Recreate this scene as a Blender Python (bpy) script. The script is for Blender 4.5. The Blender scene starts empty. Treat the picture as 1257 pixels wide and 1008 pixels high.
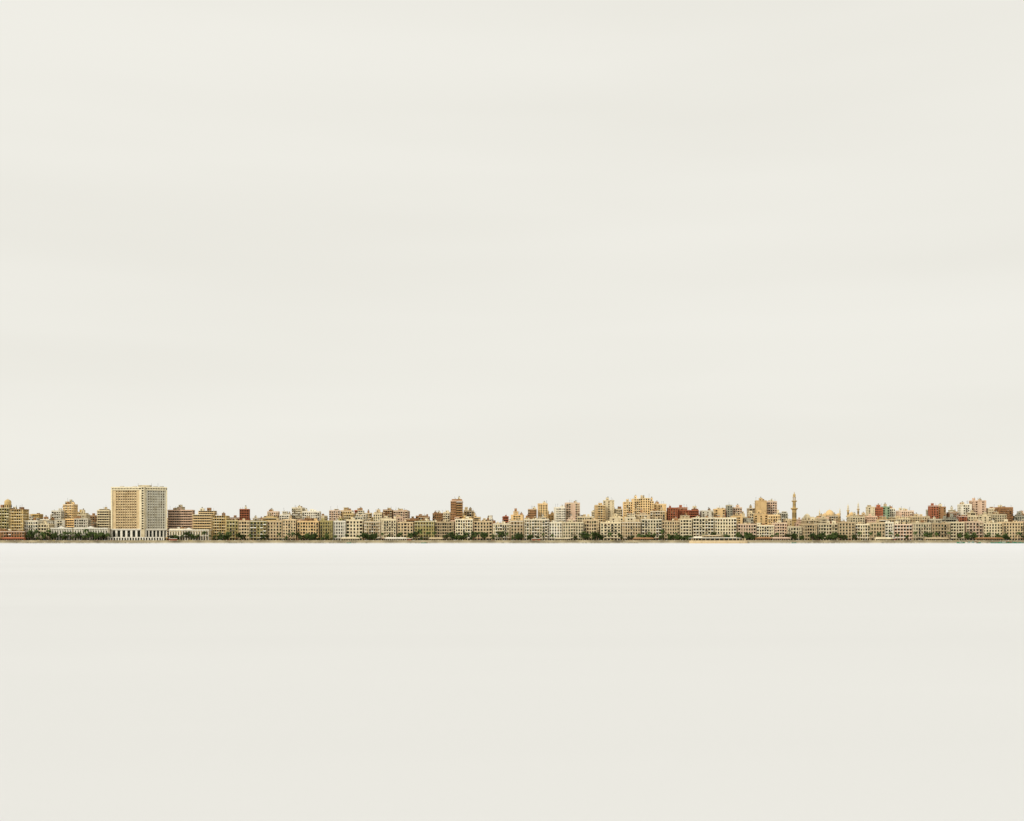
import bpy, math, random
from mathutils import Vector, Matrix
R = random.Random(7)
scene = bpy.context.scene
COL = scene.collection

# ------------------------------------------------------------ materials
def new_mat(name):
    m = bpy.data.materials.new(name); m.use_nodes = True
    nt = m.node_tree
    return m, nt, nt.nodes['Principled BSDF']

def simple(name, col, rough=0.7, var=0.15, scale=1.0, spec=0.3, metal=0.0):
    m, nt, b = new_mat(name)
    tc = nt.nodes.new('ShaderNodeTexCoord')
    n = nt.nodes.new('ShaderNodeTexNoise'); n.inputs['Scale'].default_value = scale
    n.inputs['Detail'].default_value = 3
    nt.links.new(tc.outputs['Object'], n.inputs['Vector'])
    r = nt.nodes.new('ShaderNodeValToRGB')
    r.color_ramp.elements[0].position = 0.3; r.color_ramp.elements[1].position = 0.7
    r.color_ramp.elements[0].color = (*[c*(1-var) for c in col], 1)
    r.color_ramp.elements[1].color = (*[min(1, c*(1+var)) for c in col], 1)
    nt.links.new(n.outputs['Fac'], r.inputs['Fac'])
    nt.links.new(r.outputs['Color'], b.inputs['Base Color'])
    b.inputs['Roughness'].default_value = rough
    b.inputs['Specular IOR Level'].default_value = spec
    b.inputs['Metallic'].default_value = metal
    return m

def wall(name, col):
    m, nt, b = new_mat('plaster_' + name)
    L = nt.links.new
    tc = nt.nodes.new('ShaderNodeTexCoord')
    mp = nt.nodes.new('ShaderNodeMapping'); mp.inputs['Scale'].default_value = (0.9, 0.9, 0.10)
    L(tc.outputs['Object'], mp.inputs['Vector'])
    n1 = nt.nodes.new('ShaderNodeTexNoise'); n1.inputs['Scale'].default_value = 1.0; n1.inputs['Detail'].default_value = 4
    L(mp.outputs['Vector'], n1.inputs['Vector'])
    n2 = nt.nodes.new('ShaderNodeTexNoise'); n2.inputs['Scale'].default_value = 0.16; n2.inputs['Detail'].default_value = 5
    L(tc.outputs['Object'], n2.inputs['Vector'])
    mul = nt.nodes.new('ShaderNodeMath'); mul.operation = 'MULTIPLY'
    L(n1.outputs['Fac'], mul.inputs[0]); L(n2.outputs['Fac'], mul.inputs[1])
    r = nt.nodes.new('ShaderNodeMapRange')
    r.inputs['From Min'].default_value = 0.23; r.inputs['From Max'].default_value = 0.40
    r.inputs['To Min'].default_value = 0.0; r.inputs['To Max'].default_value = 0.6
    L(mul.outputs[0], r.inputs['Value'])
    mx = nt.nodes.new('ShaderNodeMix'); mx.data_type = 'RGBA'
    mx.inputs['A'].default_value = (*col, 1)
    mx.inputs['B'].default_value = (col[0]*0.52, col[1]*0.46, col[2]*0.32, 1)
    L(r.outputs['Result'], mx.inputs['Factor'])
    oi = nt.nodes.new('ShaderNodeObjectInfo')
    v = nt.nodes.new('ShaderNodeMapRange'); v.inputs['To Min'].default_value = 0.76; v.inputs['To Max'].default_value = 1.16
    L(oi.outputs['Random'], v.inputs['Value'])
    h = nt.nodes.new('ShaderNodeHueSaturation'); h.inputs['Saturation'].default_value = 0.95
    L(mx.outputs['Result'], h.inputs['Color']); L(v.outputs['Result'], h.inputs['Value'])
    L(h.outputs['Color'], b.inputs['Base Color'])
    b.inputs['Roughness'].default_value = 0.9
    b.inputs['Specular IOR Level'].default_value = 0.15
    return m

W = {
 'cream': wall('cream', (0.78, 0.67, 0.44)), 'ochre': wall('ochre', (0.70, 0.50, 0.20)),
 'gold': wall('gold', (0.78, 0.55, 0.26)), 'tan': wall('tan', (0.62, 0.48, 0.28)),
 'white': wall('white', (0.82, 0.77, 0.63)), 'pink': wall('pink', (0.76, 0.54, 0.38)),
 'rust': wall('rust', (0.44, 0.14, 0.06)), 'brown': wall('brown', (0.38, 0.20, 0.085)),
 'grey': wall('grey', (0.46, 0.44, 0.34)), 'olive': wall('olive', (0.48, 0.40, 0.15)),
 'sage': wall('sage', (0.26, 0.36, 0.22)), 'paleg': wall('pale_grey', (0.66, 0.62, 0.49)),
 'htan': wall('hotel_tan', (0.76, 0.58, 0.32)), 'hgrey': wall('hotel_grey', (0.62, 0.59, 0.47)),  # right wing's shading is put into the darker hotel grey
}
GLASS = simple('window_glass', (0.010, 0.014, 0.006), 0.4, 0.3, 0.5, 0.2)
SHG = simple('shutter_green', (0.025, 0.045, 0.015), 0.7, 0.3)
SHB = simple('shutter_brown', (0.08, 0.038, 0.013), 0.7, 0.3)
CURT = simple('curtain', (0.26, 0.21, 0.11), 0.8, 0.3)
TRIM = simple('stone_trim', (0.76, 0.67, 0.46), 0.85, 0.1, 0.4)
WTRIM = simple('white_trim', (0.80, 0.77, 0.67), 0.85, 0.06, 0.4)
ROOF = simple('flat_roof', (0.34, 0.28, 0.2), 0.9, 0.2, 0.3)
SHOP = simple('shop_front', (0.028, 0.024, 0.012), 0.6, 0.5, 0.3)
AWR = simple('awning_red', (0.4, 0.07, 0.04), 0.8, 0.2)
AWG = simple('awning_green', (0.05, 0.2, 0.10), 0.8, 0.2)
IRON = simple('iron', (0.05, 0.045, 0.03), 0.6, 0.2)
TANK = simple('water_tank', (0.35, 0.33, 0.28), 0.6, 0.2)
ACU = simple('ac_unit', (0.6, 0.58, 0.52), 0.6, 0.1)

# ------------------------------------------------------------ mesh builder
class MB:
    def __init__(s):
        s.v = []; s.f = []; s.m = []; s.mats = []
    def mi(s, mat):
        for i, q in enumerate(s.mats):
            if q is mat: return i
        s.mats.append(mat); return len(s.mats)-1
    def face(s, pts, mat):
        n = len(s.v); s.v.extend(pts); s.f.append(tuple(range(n, n+len(pts)))); s.m.append(s.mi(mat))
    def box(s, x0, x1, y0, y1, z0, z1, mat):
        n = len(s.v)
        s.v.extend([(x0,y0,z0),(x1,y0,z0),(x1,y1,z0),(x0,y1,z0),(x0,y0,z1),(x1,y0,z1),(x1,y1,z1),(x0,y1,z1)])
        k = s.mi(mat)
        for q in ((0,3,2,1),(4,5,6,7),(0,1,5,4),(1,2,6,5),(2,3,7,6),(3,0,4,7)):
            s.f.append(tuple(n+i for i in q)); s.m.append(k)
    def cyl(s, x, y, z0, z1, r0, r1, mat, n=8):
        s.rev(x, y, [(r0, z0), (r1, z1)], mat, n)
    def rev(s, x, y, prof, mat, n=12, sx=1.0, sy=1.0):
        k = s.mi(mat); b = len(s.v)
        for r, z in prof:
            for i in range(n):
                a = 2*math.pi*i/n
                s.v.append((x+r*sx*math.cos(a), y+r*sy*math.sin(a), z))
        for j in range(len(prof)-1):
            for i in range(n):
                i2 = (i+1) % n
                s.f.append((b+j*n+i, b+j*n+i2, b+(j+1)*n+i2, b+(j+1)*n+i)); s.m.append(k)
        s.f.append(tuple(b+(len(prof)-1)*n+i for i in range(n))); s.m.append(k)
        s.f.append(tuple(b+i for i in reversed(range(n)))); s.m.append(k)
    def mesh(s, name):
        me = bpy.data.meshes.new(name)
        me.from_pydata(s.v, [], s.f)
        for q in s.mats: me.materials.append(q)
        me.polygons.foreach_set('material_index', s.m)
        me.update()
        return me
    def obj(s, name, loc=(0,0,0), rot=0.0):
        o = bpy.data.objects.new(name, s.mesh(name))
        o.location = loc; o.rotation_euler = (0, 0, rot)
        COL.objects.link(o); return o

def place(name, me, loc, rot=0.0, sc=1.0):
    o = bpy.data.objects.new(name, me); o.location = loc; o.rotation_euler = (0,0,rot)
    o.scale = (sc, sc, sc); COL.objects.link(o); return o

class Frame:
    def __init__(s, mb, P, Q):
        s.mb = mb; s.P = P
        dx, dy = Q[0]-P[0], Q[1]-P[1]; s.L = math.hypot(dx, dy)
        s.u = (dx/s.L, dy/s.L); s.n = (s.u[1], -s.u[0])
    def p(s, a, t, d):
        return (s.P[0]+s.u[0]*a+s.n[0]*d, s.P[1]+s.u[1]*a+s.n[1]*d, t)
    def q(s, a0, a1, t0, t1, d, mat):
        s.mb.face([s.p(a0,t0,d), s.p(a1,t0,d), s.p(a1,t1,d), s.p(a0,t1,d)], mat)
    def box(s, a0, a1, t0, t1, d0, d1, mat):
        mb = s.mb; n = len(mb.v)
        mb.v.extend([s.p(a0,t0,d1), s.p(a1,t0,d1), s.p(a1,t0,d0), s.p(a0,t0,d0),
                     s.p(a0,t1,d1), s.p(a1,t1,d1), s.p(a1,t1,d0), s.p(a0,t1,d0)])
        k = mb.mi(mat)
        for q in ((0,3,2,1),(4,5,6,7),(0,1,5,4),(1,2,6,5),(2,3,7,6),(3,0,4,7)):
            mb.f.append(tuple(n+i for i in q)); mb.m.append(k)
    def cell(s, a0, a1, t0, t1, b0, b1, c0, c1, dep, wm, gm):
        s.q(a0, b0, t0, t1, 0, wm); s.q(b1, a1, t0, t1, 0, wm)
        s.q(b0, b1, t0, c0, 0, wm); s.q(b0, b1, c1, t1, 0, wm)
        f = s.mb.face; p = s.p
        f([p(b0,c0,0), p(b0,c1,0), p(b0,c1,-dep), p(b0,c0,-dep)], wm)
        f([p(b1,c1,0), p(b1,c0,0), p(b1,c0,-dep), p(b1,c1,-dep)], wm)
        f([p(b0,c0,0), p(b0,c0,-dep), p(b1,c0,-dep), p(b1,c0,0)], wm)
        f([p(b0,c1,-dep), p(b0,c1,0), p(b1,c1,0), p(b1,c1,-dep)], wm)
        s.q(b0, b1, c0, c1, -dep, gm)

def facade(mb, P, Q, z0, z1, fh, bay, wm, style, rng, ground=True, blank=0, tr=None):
    F = Frame(mb, P, Q); L = F.L
    tr = tr or TRIM
    if style == 'plain' or L < 2.2:
        F.q(0, L, z0, z1, 0, wm); return
    nf = max(1, round((z1-z0)/fh)); nb = max(1, round(L/bay)); fh = (z1-z0)/nf; bw = L/nb
    half = []
    for i in range((nb+1)//2):
        r = rng.random()
        if style == 'classic': half.append('win' if r < .52 else 'balc' if r < .76 else 'log')
        elif style == 'apart': half.append('win' if r < .42 else 'balc' if r < .66 else 'log' if r < .90 else 'none')
        elif style == 'tower': half.append('win' if r < .55 else 'log' if r < .82 else 'none')
        else: half.append(style)
    types = [half[min(i, nb-1-i)] for i in range(nb)]
    for i in range(nb):
        a0, a1 = i*bw, (i+1)*bw
        for f in range(nf):
            t0 = z0+f*fh; t1 = t0+fh; ty = types[i]
            if i < blank or i >= nb-blank: ty = 'none'
            if f == 0 and ground:
                F.cell(a0, a1, t0, t1, a0+bw*.1, a1-bw*.1, t0+.15, t0+fh*.76, 0.9, wm, SHOP)
                if rng.random() < .25:
                    am = rng.choice([AWR, AWG, WTRIM, SHB])
                    F.box(a0+bw*.12, a1-bw*.12, t0+fh*.72, t0+fh*.80, -.03, 1.4, am)
                continue
            gm = rng.choices([GLASS, SHG, SHB, CURT], [7, 2, 2, .8])[0]
            if ty == 'none':
                F.q(a0, a1, t0, t1, 0, wm)
            elif ty == 'win':
                w = min(bw*.56, 2.2)*.5; c = (a0+a1)/2
                F.cell(a0, a1, t0, t1, c-w, c+w, t0+fh*.18, t0+fh*.82, .4, wm, gm)
                if rng.random() < .06:
                    F.box(c-.5, c+.4, t0+.15, t0+.65, -.02, .5, ACU)
            elif ty == 'balc':
                w = bw*.33; c = (a0+a1)/2
                F.cell(a0, a1, t0, t1, c-w, c+w, t0+.15, t0+fh*.8, .4, wm, gm)
                F.box(a0+.12, a1-.12, t0-.12, t0+.1, -.03, 1.15, tr)
                F.box(a0+.12, a1-.12, t0+.1, t0+.95, 1.03, 1.15, rng.choice([tr, IRON, wm]))
            elif ty == 'log':
                F.cell(a0, a1, t0, t1, a0+bw*.09, a1-bw*.09, t0+.12, t0+fh*.87, 1.7, wm, rng.choice([GLASS, SHB, GLASS, SHG]))
                F.box(a0+bw*.09+.01, a1-bw*.09-.01, t0+.13, t0+.9, -.15, -.03, tr if rng.random() < .5 else wm)
            elif ty == 'band':
                F.cell(a0, a1, t0, t1, a0+.12, a1-.12, t0+fh*.34, t0+fh*.88, .9, wm, GLASS if rng.random() < .8 else gm)
            elif ty == 'hotel':
                F.cell(a0, a1, t0, t1, a0+bw*.16, a1-bw*.16, t0+fh*.36, t0+fh*.82, .5, wm, rng.choice([GLASS, SHB, SHB, CURT]))
            elif ty == 'arch':
                F.cell(a0, a1, t0, t1, a0+bw*.2, a1-bw*.2, t0+.2, t0+fh*.84, 1.6, wm, GLASS)
    if style in ('classic',):
        zc = z0+fh
        F.box(0.02, L-.02, zc-.15, zc+.2, -.03, .3, tr)
        if nf > 4:
            zc = z0+fh*(nf-1); F.box(0.02, L-.02, zc-.15, zc+.15, -.03, .35, tr)
    if style == 'band':
        for f in range(1, nf+1):
            F.box(.05, L-.05, z0+f*fh-.3, z0+f*fh-.02, -.03, .9, tr)

def poly_block(mb, pts, z0, z1, fh, bay, wm, style, rng, ground=True, blank=0, tr=None, sides=None):
    n = len(pts)
    for i in range(n):
        P, Q = pts[i], pts[(i+1) % n]
        st = style
        if sides and i in sides: st = sides[i]
        facade(mb, P, Q, z0, z1, fh, bay, wm, st, rng, ground, blank, tr)
    mb.face([(p[0], p[1], z1) for p in pts], ROOF)

def roofclutter(mb, x0, x1, y0, y1, z, wm, rng, dens=1.0):
    A = x1-x0
    for k in range(int(max(1, A/8*dens))):
        w = rng.uniform(2.0, 5); d = rng.uniform(2.5, 4.5); h = rng.uniform(2.2, 4.4)
        if A < w+2: continue
        x = rng.uniform(x0+.6, x1-w-.6); y = rng.uniform(y0+1, max(y0+1.1, y1-d-1))
        mb.box(x, x+w, y, y+d, z+.01*k, z+h, rng.choice([wm, wm, TRIM, W['tan'], W['brown']]))
        mb.box(x+.2*w, x+.5*w, y-.04, y+.2, z+.3, z+2, SHOP)
        if rng.random() < .4:
            mb.cyl(x+w*.5, y+d*.5, z+h, z+h+rng.uniform(1.2, 2), .8, .8, TANK)
    for k in range(int(A/6*dens)):
        x = rng.uniform(x0+.5, x1-.5); y = rng.uniform(y0+.5, y0+6)
        h = rng.uniform(2.5, 6)
        mb.box(x-.09, x+.09, y-.09, y+.09, z, z+h, IRON)
        if rng.random() < .5: mb.box(x-.7, x+.7, y-.05, y+.05, z+h*.85, z+h*.85+.1, IRON)
        if rng.random() < .35: mb.rev(x+.8, y, [(.1, z+.5), (.6, z+1.0), (.7, z+1.3)], ACU, 8)

def building(name, x, y, Wd, D, H, wcol, style='classic', fh=3.8, bay=3.3, rot=0.0, rng=None, ground=True,
             tiers=True, cl=1.0, tr=None, blank=0):
    rng = rng or R
    mb = MB(); wm = W[wcol]; tr = tr or rng.choice([TRIM, wm, wm, WTRIM])
    h = Wd/2
    Hm = H
    top = None
    if tiers and Wd > 9 and H > 17 and rng.random() < .5:
        Hm = H-rng.choice([1, 1, 2])*fh*.85
        a = rng.uniform(-h+.5, 0); b = rng.uniform(max(a+4.5, 1), h-.5)
        top = (a, min(b, h-.4), Hm, H)
    pts = [(-h, 0), (h, 0), (h, D), (-h, D)]
    poly_block(mb, pts, 0, Hm, fh, bay, wm, style, rng, ground, blank, tr=tr, sides={2: 'plain'})
    o = .5 if style == 'classic' else .2
    mb.box(-h-o, h+o, -o, D+o, Hm+.005, Hm+.45, tr)
    ph = rng.uniform(.7, 1.2); z = Hm+.45
    mb.box(-h, h, 0, .2, z, z+ph, wm); mb.box(-h, h, D-.2, D, z, z+ph, wm)
    mb.box(-h, -h+.2, .2, D-.2, z, z+ph, wm); mb.box(h-.2, h, .2, D-.2, z, z+ph, wm)
    if top:
        a, b, q0, q1 = top
        poly_block(mb, [(a, 2), (b, 2), (b, D-2), (a, D-2)], z, q1, 3.2, 3.0, wm, 'tower' if rng.random() < .6 else 'band', rng, False, sides={2: 'plain'})
        mb.box(a-.25, b+.25, 1.75, D-1.75, q1+.005, q1+.35, tr)
        roofclutter(mb, a, b, 2, D-2, q1+.35, wm, rng, cl)
        if a > -h+5: roofclutter(mb, -h, a-.5, 0, D, z, wm, rng, cl)
        if b < h-5: roofclutter(mb, b+.5, h, 0, D, z, wm, rng, cl)
    else:
        roofclutter(mb, -h, h, 0, D, z, wm, rng, cl)
    return mb.obj(name, (x, y, 3.0), rot)

# image coordinates: pixel column (taken as m along the 1500 m line, 628.5 = straight ahead) and assumed range -> ground position
ORG = 628.5; HZ = 661.0; EYE = 6.0
def gx(st, dist): return (st-ORG)*dist/1500.0
def gz(lv, dist): return EYE+(HZ-lv)*dist/1500.0-3.0     # image pixel row to height above the quay level
def put(name, a, b, lv, dist, col, style='apart', D=16, **k):
    w = (b-a)*dist/1500.0
    return building(name, gx((a+b)/2, dist), dist, w, D, gz(lv, dist), col, style, **k)

# ------------------------------------------------------------ front row along the corniche
FD = 1532
front = [(29,46,641,'white'),(47,60,645,'cream')]
front += [(208,234,650,'white'),(278,292,640,'olive'),(293,306,641,'tan'),(307,327,640,'olive'),(328,346,641,'tan'),(347,363,640,'tan'),
 (365,391,641,'gold'),(393,408,642,'olive'),(409,424,641,'white'),(425,445,640,'cream'),(447,467,641,'tan'),(468,486,640,'cream'),
 (488,507,641,'tan'),(509,533,642,'olive'),(534,557,641,'tan'),(559,580,638,'cream'),(582,604,641,'tan'),(605,625,643,'cream'),
 (627,642,641,'tan'),(643,672,640,'cream'),(674,690,642,'white'),(691,716,641,'cream'),(717,735,640,'tan'),(737,762,642,'cream'),
 (764,786,641,'tan'),(788,812,640,'cream'),(813,834,641,'tan'),(835,849,639,'cream'),(851,876,637,'cream'),(877,904,636,'cream'),
 (906,928,643,'pink'),(929,950,645,'cream'),(951,966,644,'pink'),(967,984,647,'cream'),(985,1003,646,'tan'),(1004,1028,645,'cream'),(1030,1049,643,'tan'),
 (1050,1068,644,'cream'),(1069,1086,642,'tan'),(1087,1097,644,'white'),(1098,1120,645,'pink'),(1121,1143,644,'cream'),(1144,1166,643,'tan'),
 (1167,1184,643,'cream'),(1186,1206,642,'pink'),(1207,1231,644,'cream'),(1232,1256,643,'tan')]
for a, b, lv, c in front:
    put('corniche_apartment_building', a, b, lv+R.uniform(-1.6,1.4), FD+R.uniform(-3,4), c, 'classic', D=18, fh=3.9, bay=R.choice([3.0,3.3,3.6,4.0]), tiers=False, cl=.8)
for side in (0, 1):
    x = 1258 if side else -2
    while -420 < x < 1680:
        w = R.uniform(16, 27)
        a, b = (x, x+w) if side else (x-w, x)
        put('corniche_apartment_building', a, b, 642+R.uniform(-2,3), FD+R.uniform(-3,4), R.choice(['cream','tan','white','pink','ochre']), 'classic', D=18, fh=3.9, tiers=False)
        x = b+1.2 if side else a-1.2

# ------------------------------------------------------------ filler rows (skyline profile)
prof = [(-420,634),(-60,632),(0,634),(28,634),(60,632),(75,633),(95,634),(115,637),(134,632),(205,634),(236,637),(280,638),(327,637),
 (330,632),(392,632),(400,635),(432,630),(460,636),(495,633),(505,636),(530,637),(552,636),(570,632),(600,637),(625,641),(645,636),
 (680,633),(712,632),(731,626),(766,629),(803,626),(820,630),(860,631),(912,632),(927,629),(955,632),(985,638),(1010,636),(1040,633),
 (1060,630),(1100,631),(1125,632),(1165,631),(1215,627),(1225,631),(1245,634),(1257,634),(1680,634)]
def base(x):
    for (a, p), (b, q) in zip(prof, prof[1:]):
        if a <= x <= b: return p+(q-p)*(x-a)/(b-a)
    return 636
def pal(x):
    if x < 300: return R.choice(['cream','white','white','pink','ochre','tan','gold','brown'])
    if x < 760: return R.choice(['cream','tan','white','gold','ochre','cream','pink','brown','paleg','olive','rust' if R.random()<.5 else 'tan'])
    return R.choice(['cream','gold','tan','white','pink','brown','cream','rust' if R.random()<.5 else 'tan','cream','grey'])
for dist, lo, hi, wmin, wmax, gap in ((1572, 0.5, 7, 9, 20, .12), (1622, -2.5, 6, 7, 16, .25), (1690, -6, 4, 5, 12, .5)):
    x = -420
    while x < 1680:
        w = R.uniform(wmin, wmax)
        if R.random() > gap:
            if not (dist < 1600 and x+w > 132 and x < 207) and not (dist < 1700 and x+w > 967 and x < 984) and not (dist > 1600 and x+w > 1036 and x < 1058):
                put('apartment_block', x, x+w, base(x+w/2)+R.uniform(lo, hi), dist+R.uniform(-5, 8), pal(x), R.choice(['apart','apart','tower','band','classic']),
                    D=R.uniform(12, 18), fh=R.uniform(3.0, 3.5), bay=R.uniform(2.8, 3.4), rot=math.radians(R.uniform(-9, 9)))
        x += w+R.uniform(.3, 3)

# ------------------------------------------------------------ distinctive skyline buildings
T = [(63,75,628,1600,'white','apart'),(77,90,620,1610,'gold','apart'),(80,86,617,1640,'cream','tower'),(95,106,630,1600,'cream','apart'),(119,134,625,1585,'cream','band'),
 (206,236,627,1555,'pink','band'),(212,227,622.5,1580,'cream','band'),
 (294,305,626,1600,'rust','tower'),(328,341,629,1600,'pink','apart'),(343,357,628,1600,'white','apart'),(358,371,624,1610,'cream','apart'),(371,392,629,1605,'white','apart'),
 (404,417,625,1605,'pink','tower'),(418,432,623,1610,'gold','apart'),(437,449,627,1610,'white','apart'),(458,469,629,1610,'cream','tower'),(470,481,627,1610,'brown','tower'),
 (483,500,628,1610,'pink','apart'),(514,527,633,1600,'brown','tower'),(531,544,631,1600,'brown','apart'),(544,552,630,1600,'cream','apart'),
 (570,582,628,1600,'gold','apart'),(627,642,628,1590,'gold','tower'),(648,658,626,1600,'brown','tower'),(660,672,619.5,1610,'gold','apart'),(681,694,624,1600,'white','apart'),
 (695,712,618.5,1610,'pink','apart'),(731,743,621,1600,'gold','apart'),(741,754,615,1610,'cream','tower'),(756,764,626,1610,'cream','tower'),(803,818,620,1610,'gold','apart'),
 (820,832,624.5,1610,'rust','apart'),(833,844,624,1620,'rust','tower'),(845,858,625,1600,'rust','band'),(862,876,628,1600,'white','apart'),(878,890,626,1610,'gold','apart'),
 (893,899,621,1610,'grey','tower'),(900,911,624,1620,'pink','tower'),(928,941,615.5,1600,'gold','apart'),(940,954,616.5,1612,'pink','tower'),(957,967,628,1600,'grey','apart'),
 (964,972,639,1590,'tan','apart'),(978,988,638,1590,'pink','apart'),
 (1066,1074,623,1600,'cream','tower'),(1074,1084,624,1600,'rust','tower'),(1084,1092,623,1600,'sage','tower'),(1092,1099,625,1610,'white','tower'),
 (1104,1122,628,1600,'pink','apart'),(1143,1152,621.5,1600,'rust','tower'),(1152,1161,623,1600,'brown','tower'),(1166,1177,630,1600,'brown','apart'),
 (1180,1193,620,1600,'white','apart'),(1195,1211,615.5,1610,'pink','apart'),(1214,1222,625,1610,'cream','tower'),(1226,1244,624,1600,'brown','apart'),(1246,1257,632,1600,'grey','apart')]
for a, b, lv, d, c, st in T:
    put('apartment_tower', a, b, lv, d, c, st, D=14, fh=3.1, bay=2.9, rot=math.radians(R.uniform(-6, 6)), cl=1.2, tiers=(R.random() < .5))

def gold_slab():
    mb = MB(); rng = random.Random(3); wm = W['gold']; d = 1590
    H = gz(612.5, d); w = 37*d/1500/2
    for (a, b, y0, hh) in ((-w, -w*.42, 1.5, H-4), (-w*.42, w*.1, 0, H), (w*.1, w*.72, 1.0, H+.8), (w*.72, w, 2.5, H-3)):
        poly_block(mb, [(a, y0), (b, y0), (b, 18), (a, 18)], 0, hh, 3.1, 2.9, wm, 'apart', rng, True, tr=TRIM, sides={2:'plain'})
        mb.box(a+.01, b-.01, y0-.3, 18.2, hh+.005, hh+.5, TRIM)
        roofclutter(mb, a, b, y0, 18, hh+.5, wm, rng, 1.4)
    mb.obj('apartment_slab_block', (gx(784.5, d), d, 3))
gold_slab()

def brown_tower():
    mb = MB(); rng = random.Random(5); d = 1585; H = gz(615.5, d); w = 14.5*d/1500/2
    poly_block(mb, [(-w, 0), (-w*.1, 0), (-w*.1, 14), (-w, 14)], 0, H, 3.2, 2.4, W['brown'], 'hotel', rng, True, sides={2:'plain'})
    poly_block(mb, [(-w*.1+.01, 1.2), (w, 1.2), (w, 13), (-w*.1+.01, 13)], 0, H-1, 3.2, 2.6, W['brown'], 'band', rng, True, sides={2:'plain'}, tr=W['ochre'])
    mb.box(-w-.3, w+.3, -.3, 14.3, H+.01, H+1.1, W['pink'])
    mb.box(-w*.8, w*.9, 1, 12, H+1.1, H+3.0, W['brown'])
    roofclutter(mb, -w*.8, w*.9, 1, 12, H+3.0, W['brown'], rng, .6)
    mb.obj('brown_tower_block', (gx(560.3, d), d, 3))
brown_tower()

# ------------------------------------------------------------ hotel tower
def hotel():
    rng = random.Random(11); mb = MB(); d = 1530; H = gz(597.5, d)
    Lw, Rw, wt = W['htan'], W['hgrey'], WTRIM
    zb = 14.5
    A, B, C, Dp = (-36, 6), (3.5, 0), (8.0, 1.5), (32.5, 12)
    poly_block(mb, [(-37, -5), (33.5, -5), (25, 32), (-37, 32)], 0, 4.6, 4.6, 3.4, wt, 'arch', rng, False, tr=wt)
    left = [A, B, (3.5, 26), (-36, 26)]; right = [C, Dp, (27.5, 26), (8, 26)]
    poly_block(mb, left, 4.605, zb, zb-5.1, 6.2, wt, 'arch', rng, False)
    poly_block(mb, right, 4.605, zb, zb-5.1, 4.2, wt, 'arch', rng, False)
    Ht = H-4.5
    poly_block(mb, left, zb, Ht, 3.15, 3.1, Lw, 'hotel', rng, False, blank=2, sides={2:'plain', 1:'plain'})
    poly_block(mb, right, zb, Ht, 3.15, 2.9, Rw, 'hotel', rng, False, blank=1, sides={2:'plain', 3:'plain'})
    for (P, Q, nfin, m) in ((A, B, 13, Lw), (C, Dp, 10, Rw)):
        F = Frame(mb, P, Q)
        for i in range(nfin+1):
            s = F.L*i/nfin; wf = .5
            if 1 < i < nfin-1: F.box(s-wf/2, s+wf/2, zb+.5, Ht, -.02, .6, m)
        F.box(0, F.L*.045, zb+.51, Ht+.2, -.02, 1.2, TRIM); F.box(F.L*.955, F.L, zb+.51, Ht+.2, -.02, 1.2, TRIM)
        F.box(.1, F.L-.1, zb-.5, zb+.5, -.02, 1.4, WTRIM)
        F.box(0, F.L, Ht+.21, Ht+1.2, -.5, 1.0, TRIM)
        F.box(0, F.L, Ht+3.0, H, -.5, 1.0, TRIM)
        F.q(0, F.L, Ht+1.2, Ht+3.0, -.3, SHOP)
        for i in range(int(F.L/2)):
            F.box(i*2+.3, i*2+1.1, Ht+1.2, Ht+3.0, -.25, .6, TRIM)
    mb.box(-35.8, 3.3, 8.5, 25.8, Ht+.01, H-.3, Lw); mb.box(8.2, 27, 14.5, 25.8, Ht+.01, H-.3, Rw)
    mb.box(3.52, 7.9, -1.6, 24, 4.61, H+.4, W['cream'])
    for f in range(17):
        mb.box(4.6, 6.8, -1.7, -1.55, zb+f*3.15, zb+f*3.15+1.7, GLASS)
    mb.box(-2, 12, 6, 16, H+.41, H+2.2, W['cream'])
    for x in (-28, -12, 14, 22): mb.box(x, x+4, 15, 20, H-.3, H+1.4, ACU)
    for x in (-5, 12, 20): mb.box(x-.1, x+.1, 15, 15.2, H-.3, H+5, IRON)
    mb.obj('hotel_tower', (gx(170, d), d, 3))
hotel()

def office():
    mb = MB(); rng = random.Random(13); d = 1538
    H = gz(632, d); w = 41*d/1500/2
    poly_block(mb, [(-w, 0), (w*.12, 0), (w*.12, 20), (-w, 20)], 0, H, 3.4, 3.0, W['gold'], 'band', rng, True, tr=TRIM)
    poly_block(mb, [(w*.12+.01, 1.5), (w, 1.5), (w, 20), (w*.12+.01, 20)], 0, H-1, 3.4, 3.0, W['ochre'], 'log', rng, True)
    poly_block(mb, [(-w*.7, 3), (w*.25, 3), (w*.25, 17), (-w*.7, 17)], H+.01, H+5.2, 2.6, 3.0, W['gold'], 'band', rng, False)
    mb.box(-w-.3, w*.12, -.3, 20, H+.005, H+.01+.4, TRIM)
    roofclutter(mb, -w*.7, w*.25, 3, 17, H+5.2, W['gold'], rng); roofclutter(mb, w*.3, w, 3, 17, H-1, W['gold'], rng)
    mb.obj('office_building', (gx(257, d), d, 3))
office()

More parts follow.
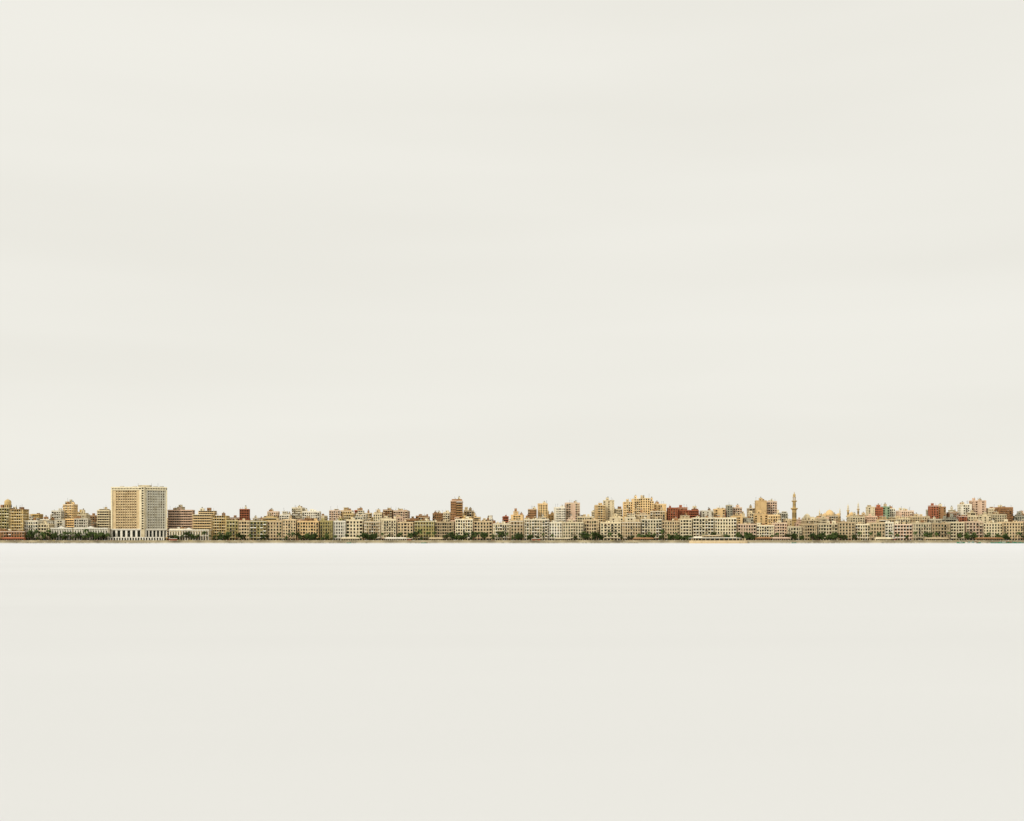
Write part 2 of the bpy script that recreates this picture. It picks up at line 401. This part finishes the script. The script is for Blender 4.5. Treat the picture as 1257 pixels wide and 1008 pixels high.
def colonnade(a, b, lv, d, col, name):
    mb = MB(); H = gz(lv, d); w = (b-a)*d/3000
    mb.box(-w+.5, w-.5, 2.2, 16, 0, H-1.2, col)
    n = int(2*w/3.2)
    F = Frame(mb, (-w+.5, 2.2), (w-.5, 2.2))
    for i in range(n):
        s = (i+.5)*(2*w-1)/n
        F.box(s-.9, s+.9, .3, (H-1.2)*.42, -.5, .03, SHOP); F.box(s-.6, s+.6, (H-1.2)*.54, (H-1.2)*.85, -.5, .03, GLASS)
    for i in range(n+1):
        s = -w+.7+(2*w-1.4)*i/n
        mb.cyl(s, .9, 0, H-1.2, .42, .36, WTRIM, 8)
    mb.box(-w, w, .2, 2.0, (H-1.2)*.46, (H-1.2)*.5, WTRIM)
    mb.box(-w-.2, w+.2, 0, 16.5, H-1.2, H-.4, WTRIM); mb.box(-w+.2, w-.2, .4, 16, H-.4, H, col)
    mb.face([(-5, .3, H), (5, .3, H), (0, .3, H+2.2)], WTRIM)
    mb.face([(-5, .3, H), (0, .3, H+2.2), (0, 10, H+2.2), (-5, 10, H)], ROOF); mb.face([(0, .3, H+2.2), (5, .3, H), (5, 10, H), (0, 10, H+2.2)], ROOF)
    mb.obj(name, (gx((a+b)/2, d), d, 3))
colonnade(62, 88, 648, 1526, W['white'], 'arcade_building')
colonnade(90, 132, 648, 1524, W['white'], 'colonnaded_hall')
colonnade(207, 256, 650, 1522, W['cream'], 'arcade_building')

def corner():
    mb = MB(); rng = random.Random(17); d = 1524; H = gz(622, d)
    poly_block(mb, [(-15, 0), (-3, 0), (-3, 20), (-15, 20)], 0, H-2, 3.6, 2.8, W['olive'], 'apart', rng, True)
    poly_block(mb, [(-2.99, 1), (14, 1), (14, 20), (-2.99, 20)], 0, H-3.5, 3.6, 3.0, W['ochre'], 'log', rng, True)
    mb.box(-15.4, -2.5, -.4, 20, H-2, H-1.4, TRIM); mb.box(-2.4, 14.4, .6, 20, H-3.5, H-2.9, W['brown'])
    mb.rev(-6.5, 5, [(4.2, H-1.4), (4.2, H+2.5), (4.6, H+2.8), (4.6, H+3.3), (4.0, H+3.6), (4.2, H+5.5), (3.9, H+7), (2.8, H+8.4), (1.2, H+9.1), (.15, H+9.4), (.1, H+11)], W['ochre'], 16)
    for i in range(10):
        a = 2*math.pi*i/10
        x, y = -6.5+4.2*math.cos(a), 5+4.2*math.sin(a)
        mb.box(x-.5, x+.5, y-.3, y+.3, H-.8, H+1.9, SHOP)
    mb.box(-15, -11.5, 3, 8, H-1.4, H+2.4, W['brown'])
    roofclutter(mb, -2, 14, 2, 18, H-2.9, W['brown'], rng, 1.5)
    mb.obj('corner_building', (gx(14, d), d, 3))
corner()
put('low_apartment_building', -12, 30, 653, 1516, 'brown', 'apart', D=6, tiers=False, fh=3.2)

# ------------------------------------------------------------ mosques
def minaret(name, st, lv, d, wb, col, trim):
    mb = MB(); H = gz(lv, d); s = wb
    mb.box(-s, s, -s, s, 0, H*.42, col)
    for f in range(4):
        z = H*(.1+.08*f); mb.box(-s*.25, s*.25, -s-.05, -s+.3, z, z+2.2, GLASS); mb.box(-s-.05, -s+.3, -s*.25, s*.25, z, z+2.2, GLASS)
    mb.box(-s*1.35, s*1.35, -s*1.35, s*1.35, H*.42, H*.42+.5, trim)
    for i in range(5):
        t = -s*1.3+i*s*2.6/4
        for (x, y) in ((t, -s*1.3), (t, s*1.3), (-s*1.3, t), (s*1.3, t)): mb.box(x-.1, x+.1, y-.1, y+.1, H*.42+.5, H*.42+1.6, trim)
    r = s*.9
    mb.rev(0, 0, [(r, H*.42+.5), (r, H*.62), (r*1.15, H*.63), (r*1.6, H*.645), (r*1.6, H*.665), (r*.75, H*.666), (r*.7, H*.78), (r*.9, H*.79), (r*1.25, H*.80), (r*1.25, H*.815)], col, 8)
    for i in range(8):
        a = 2*math.pi*(i+.5)/8
        x, y = r*.9*math.cos(a), r*.9*math.sin(a); mb.box(x-.3, x+.3, y-.3, y+.3, H*.47, H*.57, GLASS)
        x, y = r*.65*math.cos(a), r*.65*math.sin(a); mb.box(x-.2, x+.2, y-.2, y+.2, H*.69, H*.76, GLASS)
        x, y = r*.6*math.cos(a), r*.6*math.sin(a); mb.cyl(x, y, H*.815, H*.885, .18, .18, trim, 6)
    mb.rev(0, 0, [(r*.8, H*.885), (r*.8, H*.893), (r*.45, H*.9), (r*.62, H*.92), (r*.5, H*.945), (r*.18, H*.96), (r*.1, H*.975), (r*.2, H*.982), (.12, H*.99), (.1, H)], trim, 12)
    mb.obj(name, (gx(st, d), d, 3))
minaret('mosque_minaret', 975, 603.5, 1640, 3.3, W['ochre'], W['ochre'])
minaret('mosque_minaret', 1041, 618, 1680, 1.9, W['ochre'], TRIM)
minaret('mosque_minaret', 1053.5, 616, 1700, 1.9, W['gold'], TRIM)
minaret('mosque_minaret', 1006, 625, 1700, 1.3, W['gold'], TRIM)
minaret('mosque_minaret', 1031, 623, 1690, 1.3, W['gold'], TRIM)
def mosque(st, d, w, h, lv, col):
    mb = MB(); rng = random.Random(int(st)); top = gz(lv, d)
    poly_block(mb, [(-w, 0), (w, 0), (w, 2*w), (-w, 2*w)], 0, h, h/2, 4.0, col, 'arch', rng, False)
    n = int(w*2/1.6)
    for i in range(n): mb.box(-w+i*1.6+.1, -w+i*1.6+1.0, .1, .4, h, h+1.2, TRIM)
    for (x, y, r, zt) in ((0, w, w*.42, top), (-w*.62, w*.4, w*.2, top-5), (w*.62, w*.4, w*.2, top-5)):
        zs = zt-r*1.35-1.5
        mb.rev(x, y, [(r, h), (r, zs)]+[(r*math.cos(t)*(1.04 if t < .5 else 1), zs+r*1.3*math.sin(t)) for t in [i*math.pi/2/8 for i in range(8)]]+[(.15, zs+r*1.35), (.1, zt)], col, 20)
        for i in range(8):
            a = 2*math.pi*i/8+.2; X, Y = x+r*math.cos(a), y+r*math.sin(a)
            mb.box(X-.35, X+.35, Y-.35, Y+.35, zs-2.6, zs-.8, GLASS)
    mb.obj('domed_mosque', (gx(st, d), d, 3))
mosque(1022, 1640, 15, 26, 624, W['gold'])
mosque(993, 1655, 11, 22, 629, W['cream'])
mosque(965, 1665, 9, 24, 631, W['gold'])
mosque(1048, 1660, 10, 26, 627, W['gold'])

# ------------------------------------------------------------ waterfront cafe pavilion
def cafe():
    mb = MB(); wt = W['tan']
    mb.rev(0, 0, [(1, -3), (1, .5)], W['tan'], 40, 36, 8)
    mb.rev(0, 0, [(.9, .5), (.9, 3.2)], SHOP, 40, 34, 6.5)
    for i in range(36):
        a = 2*math.pi*i/36; x, y = 33*math.cos(a), 6.6*math.sin(a); mb.cyl(x, y, .5, 3.2, .3, .3, wt, 6)
    mb.rev(-4, 0, [(1, 3.2), (1.02, 3.4), (.9, 3.8), (.55, 4.2)], W['white'], 40, 33, 7.5)
    mb.rev(-8, 0, [(1, 4.0), (1, 5.7)], SHOP, 30, 13, 4)
    for i in range(20):
        a = 2*math.pi*i/20; mb.cyl(-8+13.1*math.cos(a), 4.1*math.sin(a), 4.0, 5.7, .25, .25, wt, 6)
    mb.rev(-8, 0, [(1, 5.7), (1.03, 6.0), (.8, 6.6), (.3, 7.1)], W['tan'], 30, 15, 5)
    mb.box(-30, -20, -2, 3, 3.8, 5.4, W['white'])
    mb.obj('waterfront_cafe', (gx(882, 1497), 1497, 3))
cafe()
def kiosk(st, w, col, h, d=1506, name='promenade_pavilion'):
    mb = MB()
    mb.box(-w, w, 0, 5, 0, h, col)
    F = Frame(mb, (-w, 0), (w, 0)); n = int(w*2/2.5)
    for i in range(n): F.box(i*2*w/n+.3, (i+1)*2*w/n-.2, .5, h-.5, -.4, .04, SHOP)
    mb.box(-w-.8, w+.8, -1.0, 5.8, h, h+.3, col)
    mb.face([(-w-.8, -1, h+.3), (w+.8, -1, h+.3), (w-1, 2.4, h+1.5), (-w+1, 2.4, h+1.5)], col); mb.face([(-w-.8, 5.8, h+.3), (-w+1, 2.4, h+1.5), (w-1, 2.4, h+1.5), (w+.8, 5.8, h+.3)], col)
    mb.face([(-w-.8, -1, h+.3), (-w+1, 2.4, h+1.5), (-w-.8, 5.8, h+.3)], col); mb.face([(w+.8, -1, h+.3), (w+.8, 5.8, h+.3), (w-1, 2.4, h+1.5)], col)
    mb.obj(name, (gx(st, d), d, 3))
for st, w, c, h in ((430,11,W['cream'],2.8),(486,13,W['white'],2.8),(535,8,W['tan'],2.6),(790,12,W['brown'],2.6),(938,10,W['brown'],3.2),(958,12,W['pink'],3),(1085,10,W['cream'],2.6),(1150,14,W['tan'],2.6),(1215,16,W['brown'],2.8),(16,13,W['rust'],3.0),(690,8,W['cream'],2.6)):
    kiosk(st, w, c, h)

# ------------------------------------------------------------ ground, road, seawall, water
def sheet(name, x0, x1, y0, y1, z, mat):
    mb = MB(); mb.face([(x0,y0,z),(x1,y0,z),(x1,y1,z),(x0,y1,z)], mat); return mb.obj(name)
EARTH = simple('city_ground', (0.22, 0.18, 0.13), .95, .2, .02)
ASPH = simple('asphalt', (0.05, 0.05, 0.048), .9, .2, .2)
PAVE = simple('promenade_paving', (0.42, 0.34, 0.25), .9, .12, .3)
SEAW = simple('seawall_stone', (0.33, 0.28, 0.18), .95, .55, .05, .1)
SEAB = simple('seawall_footing', (0.52, 0.49, 0.41), .95, .25, .05, .1)
LINE = simple('road_paint', (0.75, 0.74, 0.7), .7, .05)
sheet('ground', -9000, 9000, 1500.5, 14000, 3.0, EARTH)
sheet('corniche_road', -1300, 1300, 1510.3, 1518.9, 3.004, ASPH)
mb = MB()
x = -1300
while x < 1300: mb.face([(x,1514.4,3.008),(x+3,1514.4,3.008),(x+3,1514.55,3.008),(x,1514.55,3.008)], LINE); x += 9
mb.obj('road_markings')
mb = MB(); mb.box(-1300, 1300, 1501.2, 1509.9, 2.9, 3.13, PAVE); mb.box(-1300, 1300, 1509.95, 1510.2, 2.9, 3.15, LINE); mb.obj('promenade_pavement')
mb = MB(); mb.box(-1300, 1300, 1519, 1523, 2.9, 3.13, PAVE); mb.obj('pavement')
mb = MB()
mb.box(-9000, 9000, 1500, 1501, -3, 3.2, SEAW)
x = -1300
while x < 1300:
    mb.box(x, x+9.2, 1500.1, 1500.6, 3.2, 3.7, SEAW); mb.box(x+9.2, x+10, 1500.05, 1500.7, 3.2, 3.9, SEAB); x += 10
mb.box(-9000, 9000, 1499.2, 1499.99, -3, 1.0, SEAB)
mb.obj('seawall')
ROCK = simple('breakwater_concrete', (0.38, 0.35, 0.27), .95, .45, .4)
mb = MB()
for k in range(1700):
    x = R.uniform(-1000, 1000)
    if math.sin(x*.021)+math.sin(x*.053+1)+R.uniform(-.6,.6) < .3: continue
    y = R.uniform(1495.5, 1499); z = (y-1495)*.26; s = R.uniform(.4, 1.0)
    M = Matrix.Translation((x, y, z-.4)) @ Matrix.Rotation(R.uniform(0, 3), 4, Vector((R.random(), R.random(), R.random()+.1)).normalized())
    n = len(mb.v)
    for c in ((-1,-1,-1),(1,-1,-1),(1,1,-1),(-1,1,-1),(-1,-1,1),(1,-1,1),(1,1,1),(-1,1,1)):
        p = M @ Vector([q*s*R.uniform(.75, 1.1) for q in c]); mb.v.append(tuple(p))
    kk = mb.mi(ROCK)
    for q in ((0,3,2,1),(4,5,6,7),(0,1,5,4),(1,2,6,5),(2,3,7,6),(3,0,4,7)): mb.f.append(tuple(n+i for i in q)); mb.m.append(kk)
mb.obj('breakwater_rocks')

# milky long-exposure sea: sky brightness toward the far shore painted in as paler colour
m, nt, b = new_mat('sea_water')
L = nt.links.new
tc = nt.nodes.new('ShaderNodeTexCoord')
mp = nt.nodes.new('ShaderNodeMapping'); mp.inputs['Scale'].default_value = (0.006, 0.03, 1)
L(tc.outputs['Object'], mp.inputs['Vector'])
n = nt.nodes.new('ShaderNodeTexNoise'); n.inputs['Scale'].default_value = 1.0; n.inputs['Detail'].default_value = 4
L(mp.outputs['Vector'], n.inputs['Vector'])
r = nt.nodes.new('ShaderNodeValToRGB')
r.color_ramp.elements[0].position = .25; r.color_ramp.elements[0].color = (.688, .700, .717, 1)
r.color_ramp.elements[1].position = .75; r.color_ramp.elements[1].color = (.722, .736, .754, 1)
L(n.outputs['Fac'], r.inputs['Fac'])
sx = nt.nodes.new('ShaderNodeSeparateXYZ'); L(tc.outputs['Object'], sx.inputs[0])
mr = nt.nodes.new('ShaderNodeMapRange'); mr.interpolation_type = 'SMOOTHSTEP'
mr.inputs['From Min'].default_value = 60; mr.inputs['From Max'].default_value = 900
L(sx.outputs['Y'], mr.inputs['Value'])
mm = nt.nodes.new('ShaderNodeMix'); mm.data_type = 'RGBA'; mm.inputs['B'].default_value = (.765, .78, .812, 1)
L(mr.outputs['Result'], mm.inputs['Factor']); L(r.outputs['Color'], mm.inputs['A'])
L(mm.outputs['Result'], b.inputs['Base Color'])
b.inputs['Roughness'].default_value = .55; b.inputs['Specular IOR Level'].default_value = .1
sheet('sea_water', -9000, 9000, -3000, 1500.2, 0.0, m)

# ------------------------------------------------------------ vegetation
LEAF = [simple('foliage_dark', (0.03, 0.05, 0.012), .8, .4, .6), simple('foliage_mid', (0.06, 0.095, 0.02), .8, .4, .6), simple('foliage_light', (0.10, 0.14, 0.03), .8, .3, .6)]
BARK = simple('bark', (0.14, 0.10, 0.07), .95, .3, 1)
def limb(mb, p0, p1, r0, r1, n=6):
    p0, p1 = Vector(p0), Vector(p1); d = (p1-p0).normalized(); a = d.orthogonal().normalized(); c = d.cross(a); k = mb.mi(BARK); b = len(mb.v)
    for p, r_ in ((p0, r0), (p1, r1)):
        for i in range(n):
            t = 2*math.pi*i/n; mb.v.append(tuple(p+a*r_*math.cos(t)+c*r_*math.sin(t)))
    for i in range(n): mb.f.append((b+i, b+(i+1) % n, b+n+(i+1) % n, b+n+i)); mb.m.append(k)
def tree_mesh(seed, h):
    g = random.Random(seed); mb = MB(); limb(mb, (0,0,0), (.2,.1,h*.3), .28, .2)
    for k in range(13):
        a = g.uniform(0, 6.28); rr = g.uniform(.5, h*.36); z = h*g.uniform(.36, .92); c = Vector((rr*math.cos(a), rr*math.sin(a), z))
        limb(mb, (.2,.1,h*.28), c, .14, .04, 5); s = g.uniform(.8, 1.5); lm = g.choice(LEAF)
        for j in range(75):
            p = c+Vector((g.gauss(0,s*.5), g.gauss(0,s*.5), g.gauss(0,s*.42))); u = Vector((g.gauss(0,1), g.gauss(0,1), g.gauss(0,1))).normalized(); v = u.orthogonal().normalized(); q = g.uniform(.2, .4)
            mb.face([tuple(p+u*q), tuple(p+v*q), tuple(p-u*q), tuple(p-v*q)], lm if g.random() < .7 else g.choice(LEAF))
    return mb.mesh('street_tree')
def palm_mesh(seed, h):
    g = random.Random(seed); mb = MB(); lean = g.uniform(-.5, .5); pr = (0,0,0)
    for i in range(1, 6):
        t = i/5; p = (lean*t*t, 0, h*t); limb(mb, pr, p, .3-.1*t, .28-.1*t, 6); pr = p
    top = Vector(pr)
    for k in range(34):
        a = g.uniform(0, 6.28); e = g.uniform(-.3, 1.2); Ln = g.uniform(2.4, 3.6); d = Vector((math.cos(a), math.sin(a), 0)); sd = Vector((-math.sin(a), math.cos(a), 0)); lm = g.choice(LEAF); prev = None
        for i in range(6):
            t = i/5; p = top+d*(Ln*t*math.cos(e*(1-t*.4)))+Vector((0,0, Ln*(math.sin(e)*t-1.0*t*t))); w = .5*math.sin(math.pi*(t*.85+.12))
            cur = (tuple(p+sd*w-Vector((0,0,w*.5))), tuple(p), tuple(p-sd*w-Vector((0,0,w*.5))))
            if prev: mb.face([prev[0], cur[0], cur[1], prev[1]], lm); mb.face([prev[1], cur[1], cur[2], prev[2]], lm)
            prev = cur
    return mb.mesh('palm_tree')
TM = [tree_mesh(i, h) for i, h in enumerate((5.5, 8, 6.5, 9))]
PM = [palm_mesh(20+i, h) for i, h in enumerate((7, 9, 8, 10.5))]
def tree(st, d=None, s=None): place('street_tree', R.choice(TM), (gx(st, 1520)+R.uniform(-2,2), d or R.uniform(1519.5, 1522.5), 3.1), R.uniform(0, 6), s or R.uniform(.65, 1.4))
def palm(st, d=None, s=None): place('palm_tree', R.choice(PM), (gx(st, 1520)+R.uniform(-2,2), d or R.uniform(1519.5, 1523), 3.1), R.uniform(0, 6), s or R.uniform(.75, 1.3))
for st in range(30, 134, 4): palm(st, s=R.uniform(.9, 1.45))
for st in range(32, 132, 7): tree(st)
for st in range(208, 280, 7): tree(st) if R.random() < .5 else palm(st)
x = 280
while x < 985:
    (tree if R.random() < .65 else palm)(x); x += R.choice([3, 4, 5, 8, 14])
for c0, nn, sp, d0 in ((1010, 30, 26, 1506), (918, 14, 12, 1505), (826, 18, 24, 1508), (378, 10, 18, 1519), (560, 7, 9, 1519), (640, 7, 10, 1519), (730, 8, 12, 1519), (455, 7, 9, 1519), (270, 8, 12, 1519), (1190, 7, 12, 1519)):
    for i in range(nn): tree(c0+R.gauss(0, sp*.55), R.uniform(d0, 1523), R.uniform(.6, 1.3))
x = 1036
while x < 1560:
    (tree if R.random() < .6 else palm)(x); x += R.choice([3, 5, 8, 13])
x = -5
while x > -300:
    (tree if R.random() < .6 else palm)(x); x -= R.choice([7, 11, 15])

# ------------------------------------------------------------ street lamps, cars, boats
mb = MB(); mb.cyl(0, 0, 0, 9, .13, .08, IRON, 6); mb.box(-1.6, 1.6, -.05, .05, 8.9, 9.0, IRON); mb.box(-2.0, -1.2, -.18, .18, 8.75, 8.9, ACU); mb.box(1.2, 2.0, -.18, .18, 8.75, 8.9, ACU)
LM = mb.mesh('street_lamp')
for i in range(-34, 35): place('street_lamp', LM, (i*28+4, 1509, 3.1))
TYRE = simple('tyre', (.02,.02,.02), .9)
def car_mesh(col):
    mb = MB(); pm = simple('car_paint', col, .35, .03, 1, .5)
    def ext(prof, y0, y1, ins, mat):
        n = len(prof); a = [(x, y0+(ins if z > .9 else 0), z) for x, z in prof]; b = [(x, y1-(ins if z > .9 else 0), z) for x, z in prof]
        mb.face(a, mat); mb.face(b[::-1], mat)
        for i in range(n): j = (i+1) % n; mb.face([a[i], b[i], b[j], a[j]], mat)
    ext([(-2.1,.3),(2.1,.3),(2.15,.6),(2.0,.82),(-2.0,.88),(-2.15,.6)], -.85, .85, 0, pm)
    ext([(-1.6,.85),(1.0,.83),(.45,1.32),(-1.1,1.36)], -.8, .8, .12, GLASS); ext([(-1.1,1.37),(.45,1.33),(.4,1.42),(-1.0,1.45)], -.68, .68, 0, pm)
    for x in (-1.3, 1.3):
        for y in (-.87, .67):
            b = len(mb.v); k = mb.mi(TYRE)
            for yy in (y, y+.2):
                for i in range(10): t = 6.283*i/10; mb.v.append((x+.32*math.cos(t), yy, .32+.32*math.sin(t)))
            mb.f.append(tuple(b+i for i in range(10))); mb.m.append(k); mb.f.append(tuple(b+10+i for i in reversed(range(10)))); mb.m.append(k)
            for i in range(10): mb.f.append((b+i, b+10+i, b+10+(i+1)%10, b+(i+1)%10)); mb.m.append(k)
    return mb.mesh('car')
CM = [car_mesh(c) for c in ((.75,.74,.7),(.05,.05,.05),(.4,.05,.03),(.3,.3,.3),(.08,.12,.25),(.75,.6,.1))]
x = -690
while x < 690:
    place('car', R.choice(CM), (x, R.choice([1511.5, 1513.2, 1516, 1518]), 3.01), R.choice([0, math.pi])); x += R.uniform(5, 16)
def bus():
    mb = MB(); pm = simple('bus_paint', (.6,.12,.06), .4); mb.box(-5, 5, -1.2, 1.2, .4, 1.5, pm); mb.box(-4.95, 4.95, -1.17, 1.17, 1.5, 2.5, GLASS); mb.box(-5, 5, -1.2, 1.2, 2.5, 3.0, WTRIM)
    for i in range(7): mb.box(-4.9+i*1.6, -4.75+i*1.6, -1.21, 1.21, 1.5, 2.5, pm)
    for x in (-3.2, 3.2): mb.box(x-.45, x+.45, -1.22, 1.22, 0, .8, TYRE)
    return mb.mesh('bus')
BM = bus()
for x in (-420, -130, 30, 250, 470): place('bus', BM, (x, 1514.8, 3.01))
def boat_mesh(hc, cc, Ln, cabin=True):
    mb = MB(); hm = simple('boat_hull', hc, .5, .15); cm = simple('boat_cabin', cc, .6, .1); N = 10; secs = []
    for i in range(N+1):
        t = i/N; x = (t-.5)*Ln; w = Ln*.15*(math.sin(math.pi*min(1, .18+t*.82))**.6 if t < 1 else .02); sh = .9+.9*(2*t-1)**2*(1 if t > .5 else .5)
        secs.append([(x,-w,sh),(x,-w*.8,.1),(x,0,-.35),(x,w*.8,.1),(x,w,sh)])
    for a, b in zip(secs, secs[1:]):
        for j in range(4): mb.face([a[j], b[j], b[j+1], a[j+1]], hm)
        mb.face([(a[0][0],a[0][1],a[0][2]-.25),(a[4][0],a[4][1],a[4][2]-.25),(b[4][0],b[4][1],b[4][2]-.25),(b[0][0],b[0][1],b[0][2]-.25)], cm)
    mb.face(secs[0], hm)
    if cabin:
        mb.box(-Ln*.22, Ln*.08, -Ln*.08, Ln*.08, .6, 2.2, cm); mb.box(-Ln*.2, Ln*.06, -Ln*.082, Ln*.082, 1.4, 1.9, GLASS); mb.box(-Ln*.25, Ln*.11, -Ln*.1, Ln*.1, 2.2, 2.35, hm)
        mb.cyl(Ln*.2, 0, .7, Ln*.5, .09, .05, IRON, 6)
    return mb.mesh('fishing_boat')
BT = [boat_mesh((.03,.22,.12), (.7,.68,.6), 11), boat_mesh((.03,.18,.10), (.5,.15,.08), 9), boat_mesh((.6,.6,.54), (.05,.25,.2), 8), boat_mesh((.04,.22,.15), (.6,.6,.5), 7, False), boat_mesh((.6,.56,.45), (.5,.45,.3), 6, False)]
for i in range(24):
    place('fishing_boat', BT[R.choice([0,0,1,3,2])], (gx(R.uniform(1175, 1300), 1490), R.uniform(1489, 1495), 0), R.choice([0, math.pi])+R.uniform(-.4,.4))
for st in (1030, 1062, 1128, 520, 470, 430, 700, 560, 975): place('fishing_boat', R.choice(BT[2:]), (gx(st, 1490)+R.uniform(-3,3), R.uniform(1490, 1494), 0), R.uniform(-.5, .5), .8)

# ------------------------------------------------------------ light and sky
sun_el = math.radians(32); az = math.radians(222)   # clockwise from +Y
sd = Vector((math.sin(az)*math.cos(sun_el), math.cos(az)*math.cos(sun_el), math.sin(sun_el)))
ld = bpy.data.lights.new('sun', 'SUN'); ld.energy = 2.0; ld.angle = math.radians(6); ld.color = (1, .92, .78)
lo = bpy.data.objects.new('sun', ld); COL.objects.link(lo); lo.rotation_euler = (-sd).to_track_quat('-Z', 'Y').to_euler()
w = bpy.data.worlds.new('World'); scene.world = w; w.use_nodes = True; nt = w.node_tree; nt.nodes.clear(); L = nt.links.new
out = nt.nodes.new('ShaderNodeOutputWorld')
sky = nt.nodes.new('ShaderNodeTexSky'); sky.sky_type = 'NISHITA'; sky.sun_disc = False; sky.sun_elevation = sun_el; sky.sun_rotation = az
b1 = nt.nodes.new('ShaderNodeBackground'); b1.inputs['Strength'].default_value = .08; L(sky.outputs['Color'], b1.inputs['Color'])
b2 = nt.nodes.new('ShaderNodeBackground'); b2.inputs['Strength'].default_value = 1.0
tc = nt.nodes.new('ShaderNodeTexCoord'); mp = nt.nodes.new('ShaderNodeMapping'); mp.inputs['Scale'].default_value = (1.1, 1.1, 9.0); mp.inputs['Location'].default_value = (2.3, 1.2, 4.1)
L(tc.outputs['Generated'], mp.inputs['Vector'])
n = nt.nodes.new('ShaderNodeTexNoise'); n.inputs['Scale'].default_value = 1.3; n.inputs['Detail'].default_value = 3; n.inputs['Roughness'].default_value = .45
L(mp.outputs['Vector'], n.inputs['Vector'])
r = nt.nodes.new('ShaderNodeValToRGB'); r.color_ramp.interpolation = 'EASE'
r.color_ramp.elements[0].position = .25; r.color_ramp.elements[0].color = (.835, .818, .748, 1)
r.color_ramp.elements[1].position = .75; r.color_ramp.elements[1].color = (.882, .866, .798, 1)
L(n.outputs['Fac'], r.inputs['Fac']); L(r.outputs['Color'], b2.inputs['Color'])
mx = nt.nodes.new('ShaderNodeMixShader'); mx.inputs['Fac'].default_value = .98
L(b1.outputs[0], mx.inputs[1]); L(b2.outputs[0], mx.inputs[2]); L(mx.outputs[0], out.inputs['Surface'])

# ------------------------------------------------------------ camera
cd = bpy.data.cameras.new('camera'); cd.sensor_width = 36; cd.lens = 36*1500/1257; cd.shift_y = 157/1257; cd.clip_end = 30000; cd.clip_start = .5
co = bpy.data.objects.new('camera', cd); COL.objects.link(co); co.location = (0, 0, EYE); co.rotation_euler = (math.radians(90), 0, 0)
scene.camera = co
scene.view_settings.view_transform = 'Standard'; scene.view_settings.look = 'None'; scene.view_settings.exposure = 0
